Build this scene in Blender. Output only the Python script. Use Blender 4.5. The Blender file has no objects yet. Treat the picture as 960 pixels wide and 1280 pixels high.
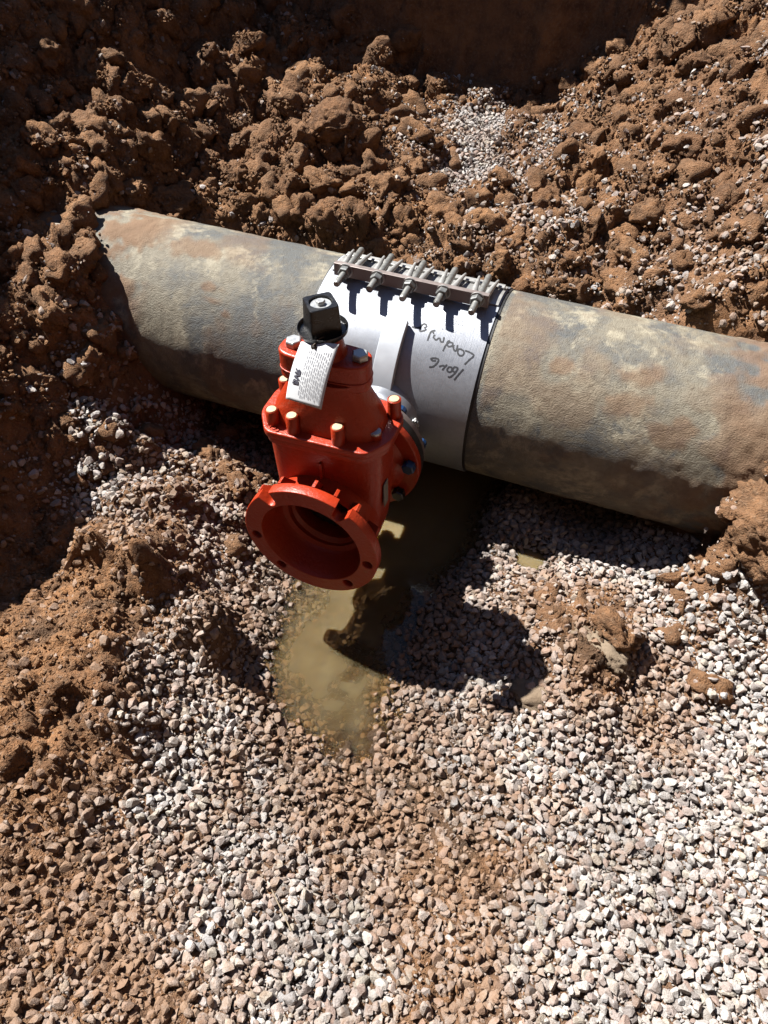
import bpy, bmesh, math, random
import numpy as np
from mathutils import Vector, Matrix
R_ = math.radians
random.seed(7)
rng = np.random.default_rng(11)
scene = bpy.context.scene
C = scene.collection

# ------------------------------------------------------------------ camera
cam_d = bpy.data.cameras.new('camera'); cam = bpy.data.objects.new('camera', cam_d); C.objects.link(cam)
cam_d.sensor_fit = 'VERTICAL'; cam_d.sensor_height = 36.0; cam_d.lens = 25.99
cam_d.clip_start = 0.05; cam_d.clip_end = 500
CAM = np.array((0.4266, -1.4434, 1.1336))
cr, cdn, cf = Vector((.9391, .3429, .0234)), Vector((.2712, -.6976, -.6631)), Vector((-.2110, .6291, -.7481))
mw = Matrix.Identity(4)
for i in range(3):
    mw[i][0] = cr[i]; mw[i][1] = -cdn[i]; mw[i][2] = -cf[i]; mw[i][3] = CAM[i]
cam.matrix_world = mw
scene.camera = cam
# ------------------------------------------------------------------ sky, sun, exposure
SUN_DIR = Vector((.605, -.165, -.778)).normalized()          # direction the light travels
world = bpy.data.worlds.new('World'); scene.world = world; world.use_nodes = True
wn = world.node_tree.nodes; wl = world.node_tree.links; wn.clear()
sky = wn.new('ShaderNodeTexSky'); sky.sky_type = 'NISHITA'; sky.sun_disc = False
sky.sun_elevation = math.asin(-SUN_DIR.z)
sky.sun_rotation = math.atan2(-SUN_DIR.x, -SUN_DIR.y)
sky.altitude = 2200; sky.dust_density = .5; sky.air_density = .8
wb = wn.new('ShaderNodeBackground'); wb.inputs['Strength'].default_value = 0.055
wo = wn.new('ShaderNodeOutputWorld'); wl.new(sky.outputs[0], wb.inputs[0]); wl.new(wb.outputs[0], wo.inputs[0])
sd = bpy.data.lights.new('sun', 'SUN'); sd.energy = 5.0; sd.angle = R_(0.53); sd.color = (1.0, .97, .925)
sun = bpy.data.objects.new('sun', sd); C.objects.link(sun)
sun.rotation_euler = SUN_DIR.to_track_quat('-Z', 'Y').to_euler()
scene.view_settings.view_transform = 'Standard'; scene.view_settings.look = 'None'
scene.view_settings.exposure = 1.83; scene.view_settings.gamma = 1.0
scene.view_settings.use_curve_mapping = False
scene.cycles.max_bounces = 6; scene.cycles.diffuse_bounces = 1; scene.cycles.glossy_bounces = 3
scene.cycles.transmission_bounces = 3; scene.cycles.transparent_max_bounces = 8
scene.cycles.caustics_reflective = False; scene.cycles.caustics_refractive = False

# measured ground points (x, y, z) in metres; pipe axis is the x axis, z = 0 at the pipe centre
ZPTS = [(-.11,-1.43,-.2),(.39,-1.24,-.22),(.9,-1.05,-.22),(.89,-.74,-.22),(.59,-.84,-.24),(.28,-.95,-.255),(-.03,-1.08,-.22),(-.17,-1.22,-.18),(-.27,-1.21,-.13),(-.31,-1.08,-.1),(-.42,-.99,-.09),(-.33,-.91,-.11),(-.19,-.98,-.15),(-.19,-.85,-.18),(-.39,-.8,-.13),(-.27,-.71,-.19),(-.12,-.75,-.235),(-.03,-.86,-.255),(.14,-.92,-.268),(-.03,-.77,-.282),(.05,-.85,-.284),(.2,-.82,-.282),(-.02,-.65,-.295),(.11,-.78,-.305),(.12,-.6,-.315),(.14,-.31,-.36),(.17,-.12,-.36),(.23,-.72,-.266),(.29,-.58,-.245),(.31,-.4,-.235),(.31,-.2,-.25),(.34,-.11,-.24),(.47,-.24,-.235),(.65,-.19,-.21),(.83,-.24,-.19),(.9,-.48,-.2),(.55,-.55,-.155),(.52,-.62,-.18),(.46,-.55,-.2),(.59,-.62,-.17),(.67,-.57,-.19),(.47,-.65,-.225),(.41,-.74,-.24),(.68,-.7,-.225),(-.23,-.42,-.24),(-.2,-.6,-.235),(-.38,-.44,-.19),(-.48,-.52,-.15),(-.42,-.31,-.22),(-.33,-.22,-.27),(-.62,-.45,-.11),(-.73,-.37,-.08),(-.6,-.29,-.16),(-.53,-.2,-.24),(-.37,-.68,-.13),(-.59,-.73,-.2),(-.62,-.61,-.17),(-.69,-.66,-.15),(-.53,-.88,-.15),(-.79,-.45,.04),(-.76,-.55,-.02),(-.73,-.36,.08),(-.84,-.23,.17),(-.8,-.11,.22),(-.96,-.03,.25),(-.94,-.27,.17),(-1.13,.03,.3),(-1.12,.22,.31),(-.87,.08,.26),(-.98,.19,.3),(-1.02,.58,.22),(-.93,.42,.18),(-.75,.57,.15),(-.52,.66,.2),(-.32,.48,.12),(-.12,.68,.12),(-.04,.92,.18),(.18,.8,.17),(-.05,.44,.1),(.27,.42,.13),(.48,.25,.18),(.62,.15,.23),(.55,.49,.2),(.35,.76,.26),(.11,1.14,.2),(.62,.57,.28),(.73,.36,.3),(.55,1.06,.4),(.68,.55,.4),(.39,1.21,.42),(.63,.95,.52),(-.56,.44,.12),(-.79,.4,.14),(-.9,.88,.26),(-1.12,.59,.4),(-.7,1.08,.25),(-.46,1.21,.17),(-.17,1.21,.16),(.88,-.19,-.19)]
# (x, y, gravel cover 0-9, mud on the gravel 0-9)
GPTS = [(-1.3,.39,0,5),(-1.16,.48,0,5),(-1.12,.75,0,5),(-.88,.73,0,5),(-.71,.84,1,4),(-.52,.92,0,3),(-.41,1.23,0,3),(-.21,1.35,3,2),(.02,1.32,0,3),(.23,1.41,0,3),(.43,.81,0,4),(.6,.95,2,4),(-1.16,.2,0,5),(-1.02,.29,0,5),(-.99,.53,0,5),(-.91,.76,0,5),(-.66,.73,0,5),(-.48,.81,0,5),(-.32,.96,2,3),(-.13,1.07,8,2),(.08,1.05,4,3),(.28,.97,0,3),(.46,1.05,1,4),(.6,.71,3,4),(-1.05,.06,0,5),(-.91,.12,0,5),(-.93,.42,0,5),(-.8,.55,0,5),(-.56,.52,0,5),(-.39,.6,0,5),(-.28,.85,3,3),(-.06,.79,8,2),(.12,.89,5,3),(.31,.74,1,3),(.48,.82,2,4),(.61,.52,4,4),(-.92,-.14,0,5),(-.82,-.04,0,5),(-.78,.15,0,5),(-.62,.22,0,5),(-.48,.32,0,5),(-.31,.39,1,5),(-.16,.49,2,4),(.01,.56,4,4),(.19,.58,5,4),(.36,.65,3,4),(.52,.57,3,4),(.66,.45,4,4),(-.9,-.22,0,5),(.24,.32,2,5),(.4,.3,3,4),(.55,.32,3,4),(.68,.32,3,4),(-.76,-.49,0,3),(-.68,-.38,6,2),(-.6,-.25,4,4),(-.75,-.57,1,3),(-.58,-.55,7,2),(-.47,-.46,4,5),(-.37,-.35,3,6),(.23,-.08,5,4),(.7,.06,1,4),(.85,.09,1,6),(-.67,-.71,0,7),(-.51,-.67,2,7),(-.35,-.65,3,6),(-.28,-.53,6,5),(.12,-.26,1,5),(.29,-.29,7,3),(.43,-.25,8,3),(.58,-.22,8,2),(.72,-.16,7,2),(.86,-.13,2,4),(-.52,-.87,0,8),(-.38,-.84,0,8),(-.3,-.76,2,6),(-.19,-.69,6,6),(-.08,-.6,6,5),(.34,-.48,8,4),(.47,-.46,4,6),(.6,-.44,2,6),(.73,-.37,6,2),(.86,-.31,9,1),(-.39,-1.02,0,8),(-.29,-.97,1,7),(-.21,-.9,6,4),(-.12,-.83,7,5),(-.01,-.76,6,6),(.11,-.69,1,6),(.25,-.67,7,5),(.38,-.64,8,3),(.5,-.63,5,6),(.62,-.59,1,7),(.75,-.53,7,5),(.87,-.47,9,1),(-.31,-1.12,0,8),(-.21,-1.08,2,6),(-.13,-1.02,8,3),(-.06,-.94,7,4),(.05,-.89,6,6),(.17,-.84,1,7),(.29,-.8,7,5),(.42,-.77,8,4),(.53,-.74,9,3),(.65,-.69,6,4),(.77,-.65,5,5),(.88,-.62,9,1),(-.26,-1.2,1,8),(-.18,-1.15,4,6),(-.09,-1.11,8,3),(.01,-1.06,8,4),(.11,-1.01,8,5),(.23,-.97,7,7),(.34,-.93,4,7),(.45,-.89,6,5),(.56,-.85,8,3),(.67,-.81,9,2),(.78,-.78,9,1),(.89,-.74,9,1),(-.22,-1.28,3,8),(-.12,-1.24,6,7),(-.04,-1.2,8,4),(.07,-1.16,8,3),(.16,-1.11,8,4),(.27,-1.08,7,5),(.37,-1.04,4,7),(.48,-1.0,5,7),(.58,-.96,7,4),(.69,-.92,9,2),(.79,-.89,9,1),(.9,-.85,9,1),(-.17,-1.36,5,7),(-.07,-1.32,5,8),(.03,-1.29,7,6),(.11,-1.25,8,3),(.21,-1.21,9,2),(.31,-1.18,8,3),(.41,-1.14,4,6),(.5,-1.1,5,7),(.6,-1.06,9,3),(.71,-1.02,9,2),(.8,-.99,9,2),(.9,-.96,9,1),(-.11,-1.43,6,7),(-.02,-1.4,6,7),(.07,-1.36,5,8),(.15,-1.33,8,4),(.25,-1.29,9,2),(.34,-1.26,8,3),(.43,-1.22,4,5),(.53,-1.19,6,6),(.62,-1.15,9,3),(.72,-1.12,9,2),(.81,-1.09,9,1),(.9,-1.05,9,1)]
# marker pen strokes on the sleeve: (x along the pipe, angle round it)
PEN = [[(.1674,.7972),(.1743,.7463),(.1813,.6997),(.1779,.6815),(.1671,.6698),(.1602,.667)],[(.1533,.6643),(.1467,.6661),(.1451,.6928),(.1503,.722),(.1569,.7201),(.1597,.6944),(.1564,.671),(.1524,.6682)],[(.141,.6317),(.1421,.671),(.139,.6922),(.1335,.6648),(.1335,.6375)],[(.1212,.6219),(.1292,.6237),(.1298,.6486),(.1241,.6646),(.1177,.648),(.1194,.6116),(.1221,.6189),(.116,.6629),(.1141,.7199)],[(.1074,.585),(.1083,.6315),(.1027,.6332),(.0999,.6084),(.0965,.6089),(.0922,.6298),(.0852,.6104),(.0866,.5809)],[(.0849,.5404),(.0778,.5533),(.0753,.5824),(.0746,.6554)],[(.0838,.5734),(.0784,.5548)],[(.0647,.546),(.0604,.5666),(.0522,.5806),(.0505,.5559),(.053,.5101),(.059,.498),(.0629,.521),(.0587,.5418)],[(.0494,.541),(.0415,.5601),(.0319,.5544)],[(.1679,.8404),(.1611,.8956),(.1537,.9614)],[(.1557,.8433),(.1521,.8953),(.1436,.9429),(.1389,.9409)],[(.1557,.8433),(.1478,.8418),(.1452,.8735),(.1505,.8873),(.1542,.8738)],[(.1427,.8518),(.1361,.8538),(.1335,.8856),(.1388,.8994),(.1436,.8848),(.1427,.8518)],[(.1304,.8354),(.1244,.8853),(.124,.8973)],[(.1145,.8712),(.1225,.8533),(.1296,.8586)],[(.0932,.8979),(.1016,.8844),(.1083,.8436),(.1095,.8082),(.1012,.8021),(.0929,.8154),(.0972,.8305),(.1047,.8228)]]
# ------------------------------------------------------------------ noise helpers (numpy)
def _h(ix, iy, iz, s):
    n = (ix.astype(np.int64)*374761393 + iy.astype(np.int64)*668265263 + iz.astype(np.int64)*2147483647 + s*1274126177) & 0x7fffffff
    n = ((n ^ (n >> 13))*1274126177) & 0x7fffffff
    n = ((n ^ (n >> 16))*69069 + 12345) & 0x7fffffff
    return ((n ^ (n >> 11)) & 0xffff)/65535.0
def noise(x, y, z=None, s=0):
    if z is None: z = np.zeros_like(x)
    ix, iy, iz = np.floor(x), np.floor(y), np.floor(z)
    fx, fy, fz = x-ix, y-iy, z-iz
    fx = fx*fx*fx*(fx*(fx*6-15)+10); fy = fy*fy*fy*(fy*(fy*6-15)+10); fz = fz*fz*fz*(fz*(fz*6-15)+10)
    r = 0
    for a in (0, 1):
        for b in (0, 1):
            for c in (0, 1):
                w = (fx if a else 1-fx)*(fy if b else 1-fy)*(fz if c else 1-fz)
                r = r + w*_h(ix+a, iy+b, iz+c, s)
    return r*2-1
def fbm(x, y, z=None, o=4, s=0, g=.5):
    r, a, f = 0, 1.0, 1.0
    for i in range(o):
        r = r + a*noise(x*f, y*f, None if z is None else z*f, s+i); a *= g; f *= 2.03
    return r
def worley(x, y, s=0):
    ix, iy = np.floor(x), np.floor(y); d1 = np.full(x.shape, 9.0); idv = np.zeros(x.shape)
    zz = np.zeros_like(x)
    for a in (-1, 0, 1):
        for b in (-1, 0, 1):
            cx, cy = ix+a, iy+b
            px = cx+_h(cx, cy, zz, s); py = cy+_h(cx, cy, zz, s+1); d = (px-x)**2+(py-y)**2
            m = d < d1; idv = np.where(m, _h(cx, cy, zz, s+2), idv); d1 = np.minimum(d, d1)
    return np.sqrt(d1), idv
def sstep(a, b, x):
    t = np.clip((x-a)/(b-a), 0, 1); return t*t*(3-2*t)

# ------------------------------------------------------------------ object helpers
def link(o, parent=None):
    C.objects.link(o)
    if parent: o.parent = parent
    return o
def tag(o, label=None, cat=None, group=None, kind=None):
    for k, v in (('label', label), ('category', cat), ('group', group), ('kind', kind)):
        if v: o[k] = v
    return o
def empty(name, loc=(0,0,0), rot=(0,0,0)):
    o = bpy.data.objects.new(name, None); o.location = loc; o.rotation_euler = rot; o.empty_display_size = .05
    return link(o)
def obj_bm(name, bm, mat, parent=None, smooth=True, angle=40, bevel=0):
    me = bpy.data.meshes.new(name); bmesh.ops.recalc_face_normals(bm, faces=bm.faces[:]); bm.to_mesh(me); bm.free()
    me.materials.append(mat); o = link(bpy.data.objects.new(name, me), parent)
    if smooth:
        for p in me.polygons: p.use_smooth = True
        me.set_sharp_from_angle(angle=R_(angle))
    if bevel:
        b = o.modifiers.new('bevel', 'BEVEL'); b.width = bevel; b.segments = 3; b.limit_method = 'ANGLE'; b.angle_limit = R_(35)
        b.harden_normals = False
    return o
def mesh_np(name, V, F, mat, parent=None, smooth=True, attrs=None):
    """V (n,3) array, F (m,k) array with one k."""
    me = bpy.data.meshes.new(name); n, (m, k) = len(V), F.shape
    me.vertices.add(n); me.vertices.foreach_set('co', np.asarray(V, np.float32).ravel())
    me.loops.add(m*k); me.loops.foreach_set('vertex_index', F.astype(np.int32).ravel())
    me.polygons.add(m); me.polygons.foreach_set('loop_start', np.arange(0, m*k, k, dtype=np.int32))
    me.polygons.foreach_set('use_smooth', np.full(m, smooth))
    me.update(calc_edges=True)
    for an, av in (attrs or {}).items():
        av = np.asarray(av, np.float32)
        if av.ndim == 1: me.attributes.new(an, 'FLOAT', 'POINT').data.foreach_set('value', av)
        else: me.attributes.new(an, 'FLOAT_COLOR', 'POINT').data.foreach_set('color', np.c_[av, np.ones(len(av))].astype(np.float32).ravel())
    me.materials.append(mat)
    return link(bpy.data.objects.new(name, me), parent)
def box(bm, lo, hi):
    v = [bm.verts.new((x, y, z)) for x in (lo[0], hi[0]) for y in (lo[1], hi[1]) for z in (lo[2], hi[2])]
    for f in ((0,1,3,2), (4,6,7,5), (0,4,5,1), (2,3,7,6), (0,2,6,4), (1,5,7,3)): bm.faces.new([v[i] for i in f])
    return v
def frame(d):
    d = Vector(d).normalized(); a = Vector((0,0,1)) if abs(d.z) < .9 else Vector((1,0,0))
    u = d.cross(a).normalized(); return d, u, d.cross(u)
def lathe(bm, prof, origin=(0,0,0), axis=(0,0,1), n=48, cap=True, phase=0.0):
    """prof: (radius, distance along the axis); closed at both ends when the radius there is above zero and cap is set"""
    d, u, w = frame(axis); o = Vector(origin); rings = []
    for r, h in prof:
        if r < 1e-6: rings.append([bm.verts.new(o+d*h)])
        else: rings.append([bm.verts.new(o+d*h+(u*math.cos(phase+2*math.pi*i/n)+w*math.sin(phase+2*math.pi*i/n))*r) for i in range(n)])
    for a, b in zip(rings, rings[1:]):
        for i in range(n):
            j = (i+1) % n
            if len(a) == 1 and len(b) == 1: continue
            if len(a) == 1: bm.faces.new((a[0], b[i], b[j]))
            elif len(b) == 1: bm.faces.new((a[i], b[0], a[j]))
            else: bm.faces.new((a[i], b[i], b[j], a[j]))
    if cap:
        for r_ in (rings[0], rings[-1]):
            if len(r_) > 1: bm.faces.new(r_)
def loft(bm, rings, cap=True):
    vr = [[bm.verts.new(p) for p in r] for r in rings]; n = len(rings[0])
    for a, b in zip(vr, vr[1:]):
        for i in range(n):
            j = (i+1) % n; bm.faces.new((a[i], b[i], b[j], a[j]))
    if cap: bm.faces.new(vr[0]); bm.faces.new(vr[-1])
def sup(hx, hy, z, e=3.0, n=48, cx=0, cy=0):
    r = []
    for i in range(n):
        t = 2*math.pi*i/n; c, s = math.cos(t), math.sin(t)
        r.append((cx+math.copysign(abs(c)**(2/e), c)*hx, cy+math.copysign(abs(s)**(2/e), s)*hy, z))
    return r
def tube(bm, pts, rad, n=8):
    pts = [Vector(p) for p in pts]; rings = []; prev = None
    for i, p in enumerate(pts):
        d = (pts[min(i+1, len(pts)-1)]-pts[max(i-1, 0)]).normalized()
        u = (prev-d*prev.dot(d)).normalized() if prev else frame(d)[1]
        prev = u; w = d.cross(u); r = rad[i] if isinstance(rad, (list, tuple)) else rad
        rings.append([p+(u*math.cos(2*math.pi*k/n)+w*math.sin(2*math.pi*k/n))*r for k in range(n)])
    loft(bm, rings)
def plate(name, outline, holes, mat, parent, depth, bevel=.0015, mtx=Matrix.Identity(4)):
    """flat plate with holes: a filled 2D outline, thickness `depth` centred on its plane"""
    cu = bpy.data.curves.new(name, 'CURVE'); cu.dimensions = '2D'; cu.fill_mode = 'BOTH'
    for pts in [outline]+holes:
        s = cu.splines.new('POLY'); s.points.add(len(pts)-1); s.use_cyclic_u = True
        for p, q in zip(s.points, pts): p.co = (q[0], q[1], 0, 1)
    cu.extrude = depth/2-bevel; cu.bevel_depth = bevel; cu.bevel_resolution = 2; cu.offset = -bevel
    t = link(bpy.data.objects.new(name+'_curve', cu)); dg = bpy.context.evaluated_depsgraph_get()
    me = bpy.data.meshes.new_from_object(t.evaluated_get(dg)); bpy.data.objects.remove(t); bpy.data.curves.remove(cu)
    me.name = name; me.transform(mtx); me.materials.clear(); me.materials.append(mat)
    for p in me.polygons: p.use_smooth = True
    me.set_sharp_from_angle(angle=R_(35))
    return link(bpy.data.objects.new(name, me), parent)
def text_mesh(body, size, extrude=0.0, bold=0.0):
    cu = bpy.data.curves.new('txt', 'FONT'); cu.body = body; cu.size = size; cu.extrude = extrude; cu.offset = bold; cu.resolution_u = 3
    cu.align_x = 'CENTER'; cu.align_y = 'CENTER'
    t = link(bpy.data.objects.new('txt', cu)); dg = bpy.context.evaluated_depsgraph_get()
    me = bpy.data.meshes.new_from_object(t.evaluated_get(dg)); bpy.data.objects.remove(t); bpy.data.curves.remove(cu)
    return me

# ------------------------------------------------------------------ materials
ALBEDO = .43                                              # overall reflectance of the surfaces below
class NT:
    def __init__(s, name):
        s.m = bpy.data.materials.new(name); s.m.use_nodes = True; s.t = s.m.node_tree; s.t.nodes.clear()
        s.out = s.n('ShaderNodeOutputMaterial'); s.p = s.n('ShaderNodeBsdfPrincipled'); s.l(s.p.outputs[0], s.out.inputs[0])
        s.pos = s.n('ShaderNodeNewGeometry').outputs['Position']
    def n(s, k, **kw):
        q = s.t.nodes.new(k)
        for a, b in kw.items(): setattr(q, a, b)
        return q
    def l(s, a, b): s.t.links.new(a, b)
    def obj(s): s.pos = s.n('ShaderNodeTexCoord').outputs['Object']; return s
    def noise(s, scale, detail=4, rough=.55, dist=0):
        q = s.n('ShaderNodeTexNoise'); q.inputs['Scale'].default_value = scale; q.inputs['Detail'].default_value = detail
        q.inputs['Roughness'].default_value = rough; q.inputs['Distortion'].default_value = dist; s.l(s.pos, q.inputs['Vector'])
        return q.outputs['Fac']
    def vor(s, scale, out='Distance', feat='F1'):
        q = s.n('ShaderNodeTexVoronoi', feature=feat); q.inputs['Scale'].default_value = scale; s.l(s.pos, q.inputs['Vector'])
        return q.outputs[out]
    def ramp(s, f, *st):
        q = s.n('ShaderNodeValToRGB'); e = q.color_ramp.elements
        while len(e) < len(st): e.new(.5)
        for a, (p, c) in zip(e, st): a.position = p; a.color = (c, c, c, 1) if not hasattr(c, '__len__') else (*c, 1)
        s.l(f, q.inputs[0]); return q.outputs[0]
    def mix(s, f, a, b, mode='MIX'):
        q = s.n('ShaderNodeMix', data_type='RGBA', blend_type=mode)
        for v, i in ((f, 0), (a, 6), (b, 7)):
            if hasattr(v, 'is_output'): s.l(v, q.inputs[i])
            else:
                if i and mode == 'MIX' and len(set(v)) > 1: v = tuple(c*ALBEDO for c in v)
                q.inputs[i].default_value = v if i == 0 else (*v, 1)
        return q.outputs[2]
    def math(s, op, a, b=0.0):
        q = s.n('ShaderNodeMath', operation=op)
        for i, v in ((0, a), (1, b)):
            if hasattr(v, 'is_output'): s.l(v, q.inputs[i])
            else: q.inputs[i].default_value = v
        return q.outputs[0]
    def attr(s, name, out='Fac'):
        return s.n('ShaderNodeAttribute', attribute_name=name).outputs[out]
    def bump(s, h, dist, strength=1.0, prev=None):
        q = s.n('ShaderNodeBump'); q.inputs['Distance'].default_value = dist; q.inputs['Strength'].default_value = strength
        s.l(h, q.inputs['Height'])
        if prev: s.l(prev, q.inputs['Normal'])
        return q.outputs[0]
    def set(s, **kw):
        for k, v in kw.items():
            i = s.p.inputs[k.replace('_', ' ')]
            if hasattr(v, 'is_output'): s.l(v, i)
            else: i.default_value = (*v, 1) if hasattr(v, '__len__') and len(v) == 3 and i.type == 'RGBA' else v
        return s

def mat_plain(name, col, rough=.5, metal=0.0, var=.15, scale=60, bump=0.0, spec=.5, coat=0.0):
    t = NT(name).obj(); f = t.noise(scale, 5)
    t.set(Base_Color=t.mix(f, tuple(c*(1-var) for c in col), tuple(min(1, c*(1+var)) for c in col)), Metallic=metal, Specular_IOR_Level=spec,
          Roughness=t.ramp(f, (.3, max(.02, rough-.1)), (.7, min(1, rough+.1))), Coat_Weight=coat)
    if bump: t.set(Normal=t.bump(t.noise(scale*4, 4), bump))
    return t.m

def mat_soil(name, clods):
    t = NT(name); a = t.noise(2.7, 3); b = t.noise(19, 4, .65); c = t.noise(120, 3, .6)
    col = t.mix(t.ramp(a, (.38, 0.), (.62, 1.)), (.36, .18, .090), (.51, .255, .115))
    col = t.mix(t.ramp(b, (.40, 0.), (.66, 1.)), col, (.19, .10, .054))
    col = t.mix(t.math('MULTIPLY', t.ramp(c, (.50, 0.), (.78, 1.)), .55), col, (.57, .39, .25))
    if clods:
        oi = t.n('ShaderNodeObjectInfo').outputs['Random']; col = t.mix(.28, col, t.mix(oi, (.17, .10, .06), (.44, .27, .155)))
    else:
        col = t.mix(t.math('MULTIPLY', t.attr('grit'), .75), col, (.25, .155, .10))
        col = t.mix(t.attr('clay'), col, t.mix(t.noise(9, 4), (.17, .08, .045), (.28, .135, .075)))
    w = t.attr('wet'); col = t.mix(w, col, (.12, .075, .045))
    h = t.math('ADD', t.math('MULTIPLY', t.noise(60, 4, .75), .7), t.math('MULTIPLY', t.noise(230, 3, .7), .3))
    t.set(Base_Color=col, Roughness=t.mix(w, (.95,)*3, (.38,)*3), Specular_IOR_Level=.15, Normal=t.bump(h, .022, 1.0))
    return t.m
def mat_stone(single):
    t = NT('gravel_single' if single else 'gravel'); oi = t.n('ShaderNodeObjectInfo')
    col = oi.outputs['Color'] if single else t.attr('col', 'Color')
    mud = t.math('MULTIPLY', oi.outputs['Object Index'], .01) if single else t.attr('mud')
    f = t.noise(240, 3, .65); g = t.noise(800, 1)
    c2 = t.mix(t.ramp(f, (.35, 0.), (.7, 1.)), col, (.74, .70, .66), 'MULTIPLY')
    c2 = t.mix(t.math('MULTIPLY', t.ramp(g, (.56, 0.), (.66, 1.)), .5), c2, (.16, .13, .12))
    # soil smeared over and between the stones, following patches rather than single stones
    m = t.math('ADD', t.math('MULTIPLY', t.noise(16, 4, .65), 1.1), t.math('MULTIPLY', t.noise(110, 3, .6), .7)); m = t.math('ADD', m, t.math('SUBTRACT', mud, 1.14))
    c2 = t.mix(t.math('MULTIPLY', t.ramp(m, (-.0, .06), (.25, .55), (.60, 1.)), .88), c2, t.mix(t.noise(40, 3), (.28, .155, .088), (.45, .265, .15)))
    w = oi.outputs['Alpha'] if single else t.attr('dry')
    t.set(Base_Color=c2, Roughness=t.mix(w, (.25,)*3, (.88,)*3), Specular_IOR_Level=.22, Normal=t.bump(t.noise(420, 3, .7), .0025, .8))
    return t.m
M = {}
M['soil'] = mat_soil('soil', False); M['clod'] = mat_soil('soil_clod', True); M['gravel'] = mat_stone(False); M['stone'] = mat_stone(True)

# ------------------------------------------------------------------ terrain
WATER_Z = -.27
hid = [(x, y, -.33) for x in (-.45, -.2, 0, .2) for y in (-.1, .1)] + [(-.6, .0, -.3), (.45, .0, -.28), (.6, -.05, -.27), (.45, .14, -.15), (.62, .1, -.15)]
hid += [(x, .24, -.12) for x in (-.6, -.3, 0, .3, .5)] + [(x, .33, .05) for x in (-.65, -.35, -.05, .2, .4)]
hid += [(.76, .05, .10), (.82, .02, .19), (.84, .14, .26), (.90, -.04, .28), (.88, -.12, .22), (.78, .15, .24), (.86, .05, .265), (.80, -.27, .0), (.86, -.25, .10), (.95, -.2, .20), (.77, -.31, -.15), (.9, -.36, -.08), (.72, -.24, -.19), (.72, -.1, -.15), (1.0, .1, .34), (1.2, .4, .6), (1.25, .0, .42),
        (1.15, -.3, .0), (1.2, -.6, -.12), (1.2, -1.1, -.17), (.6, -1.6, -.2), (.0, -1.7, -.2), (1.2, -1.7, -.18), (.95, .7, .62), (.95, 1.1, .72),
        (-1.25, .0, .42), (-1.3, -.4, .42), (-1.15, -.7, .32), (-1.0, -.95, .22), (-.85, -.62, .22), (-.80, -.80, .19), (-.72, -.64, -.09), (-.68, -.78, -.12), (-.92, -.5, .19), (-.75, -1.1, -.04), (-.74, -.95, .13), (-.62, -.90, -.13), (-.6, -1.3, -.06), (-.45, -1.6, -.1),
        (-1.35, .5, .62), (-1.35, .9, .62), (-1.1, 1.2, .42), (-.85, 1.3, .28), (-.5, 1.4, .2), (-.1, 1.4, .18), (.2, 1.4, .26), (-1.1, -1.4, .1), (-.98, .0, .28), (-.92, .16, .24),
        (-.89, -.02, .235), (-.83, -.02, .08), (-.80, .12, .0), (-.76, -.19, .16), (-.79, -.25, .15), (-.64, -.26, .0), (-.70, -.32, .06), (-.87, -.14, .20), (-.95, -.22, .20), (-.78, -.34, .09), (-1.0, -.36, .16), (-.86, -.44, .07), (-.60, -.27, -.12), (-.66, -.10, -.1)]
P3 = np.array(ZPTS+hid); CP = P3[:, :2]
E2 = .05**2
def kern(A, B): return np.sqrt(((A[:, None]-B[None])**2).sum(-1)+E2)
Kz = kern(CP, CP)-np.eye(len(CP))*.012
Wz = np.linalg.solve(np.block([[Kz, np.ones((len(CP), 1))], [np.ones((1, len(CP))), np.zeros((1, 1))]]), np.r_[P3[:, 2], 0])
GPTS += [(-.85, -.45, 0, 6), (-.76, -.52, 0, 6), (-.8, -.3, 0, 5), (-.72, -.72, 0, 7), (-.9, -.1, 0, 5), (-1.1, -.3, 0, 5), (-.66, -.32, 1, 5), (.82, -.26, 0, 6), (.92, -.22, 0, 6)]
GP = np.array([g[:2] for g in GPTS], float); GV = np.array([g[2:] for g in GPTS], float)/9
def base_h(x, y):
    q = np.stack([np.clip(x, -1.4, 1.3), np.clip(y, -1.7, 1.45)], -1); out = np.empty(len(x))
    for i in range(0, len(x), 20000): out[i:i+20000] = kern(q[i:i+20000], CP)@Wz[:-1]+Wz[-1]
    return out
def gmap(x, y):
    q = np.stack([x, y], -1); out = np.empty((len(x), 2))
    for i in range(0, len(x), 20000):
        w = 1/(((q[i:i+20000, None]-GP[None])**2).sum(-1)+.035**2)**2
        out[i:i+20000] = (w@GV)/w.sum(1, keepdims=True)
    return out
def wall_lift(x, y, b):
    """the cut faces round the excavation rise to a grade set higher on the near and right sides"""
    top = 1.27+.05*noise(x*1.3, y*1.3, s=91)+.12*noise(x*3.1, y*3.1, s=92)+.30*sstep(.55, 1.2, y)+1.0*sstep(1.0, 1.7, x)+1.1*sstep(-1.6, -2.1, y)  # unseen near and right walls raised to block sky light from the pit
    yw = 1.33+.07*noise(x*2.3, y*0+3.7, s=77)+.02*noise(x*9, y*0+.3, s=78)
    t = np.maximum.reduce([sstep(0, .26, y-yw), sstep(-1.38, -1.85, x+.15*noise(y*2, x*0, s=70)), sstep(1.28, 1.75, x), sstep(-1.78, -2.15, y)])
    return b+(np.maximum(top, b)-b)*t, t
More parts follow.
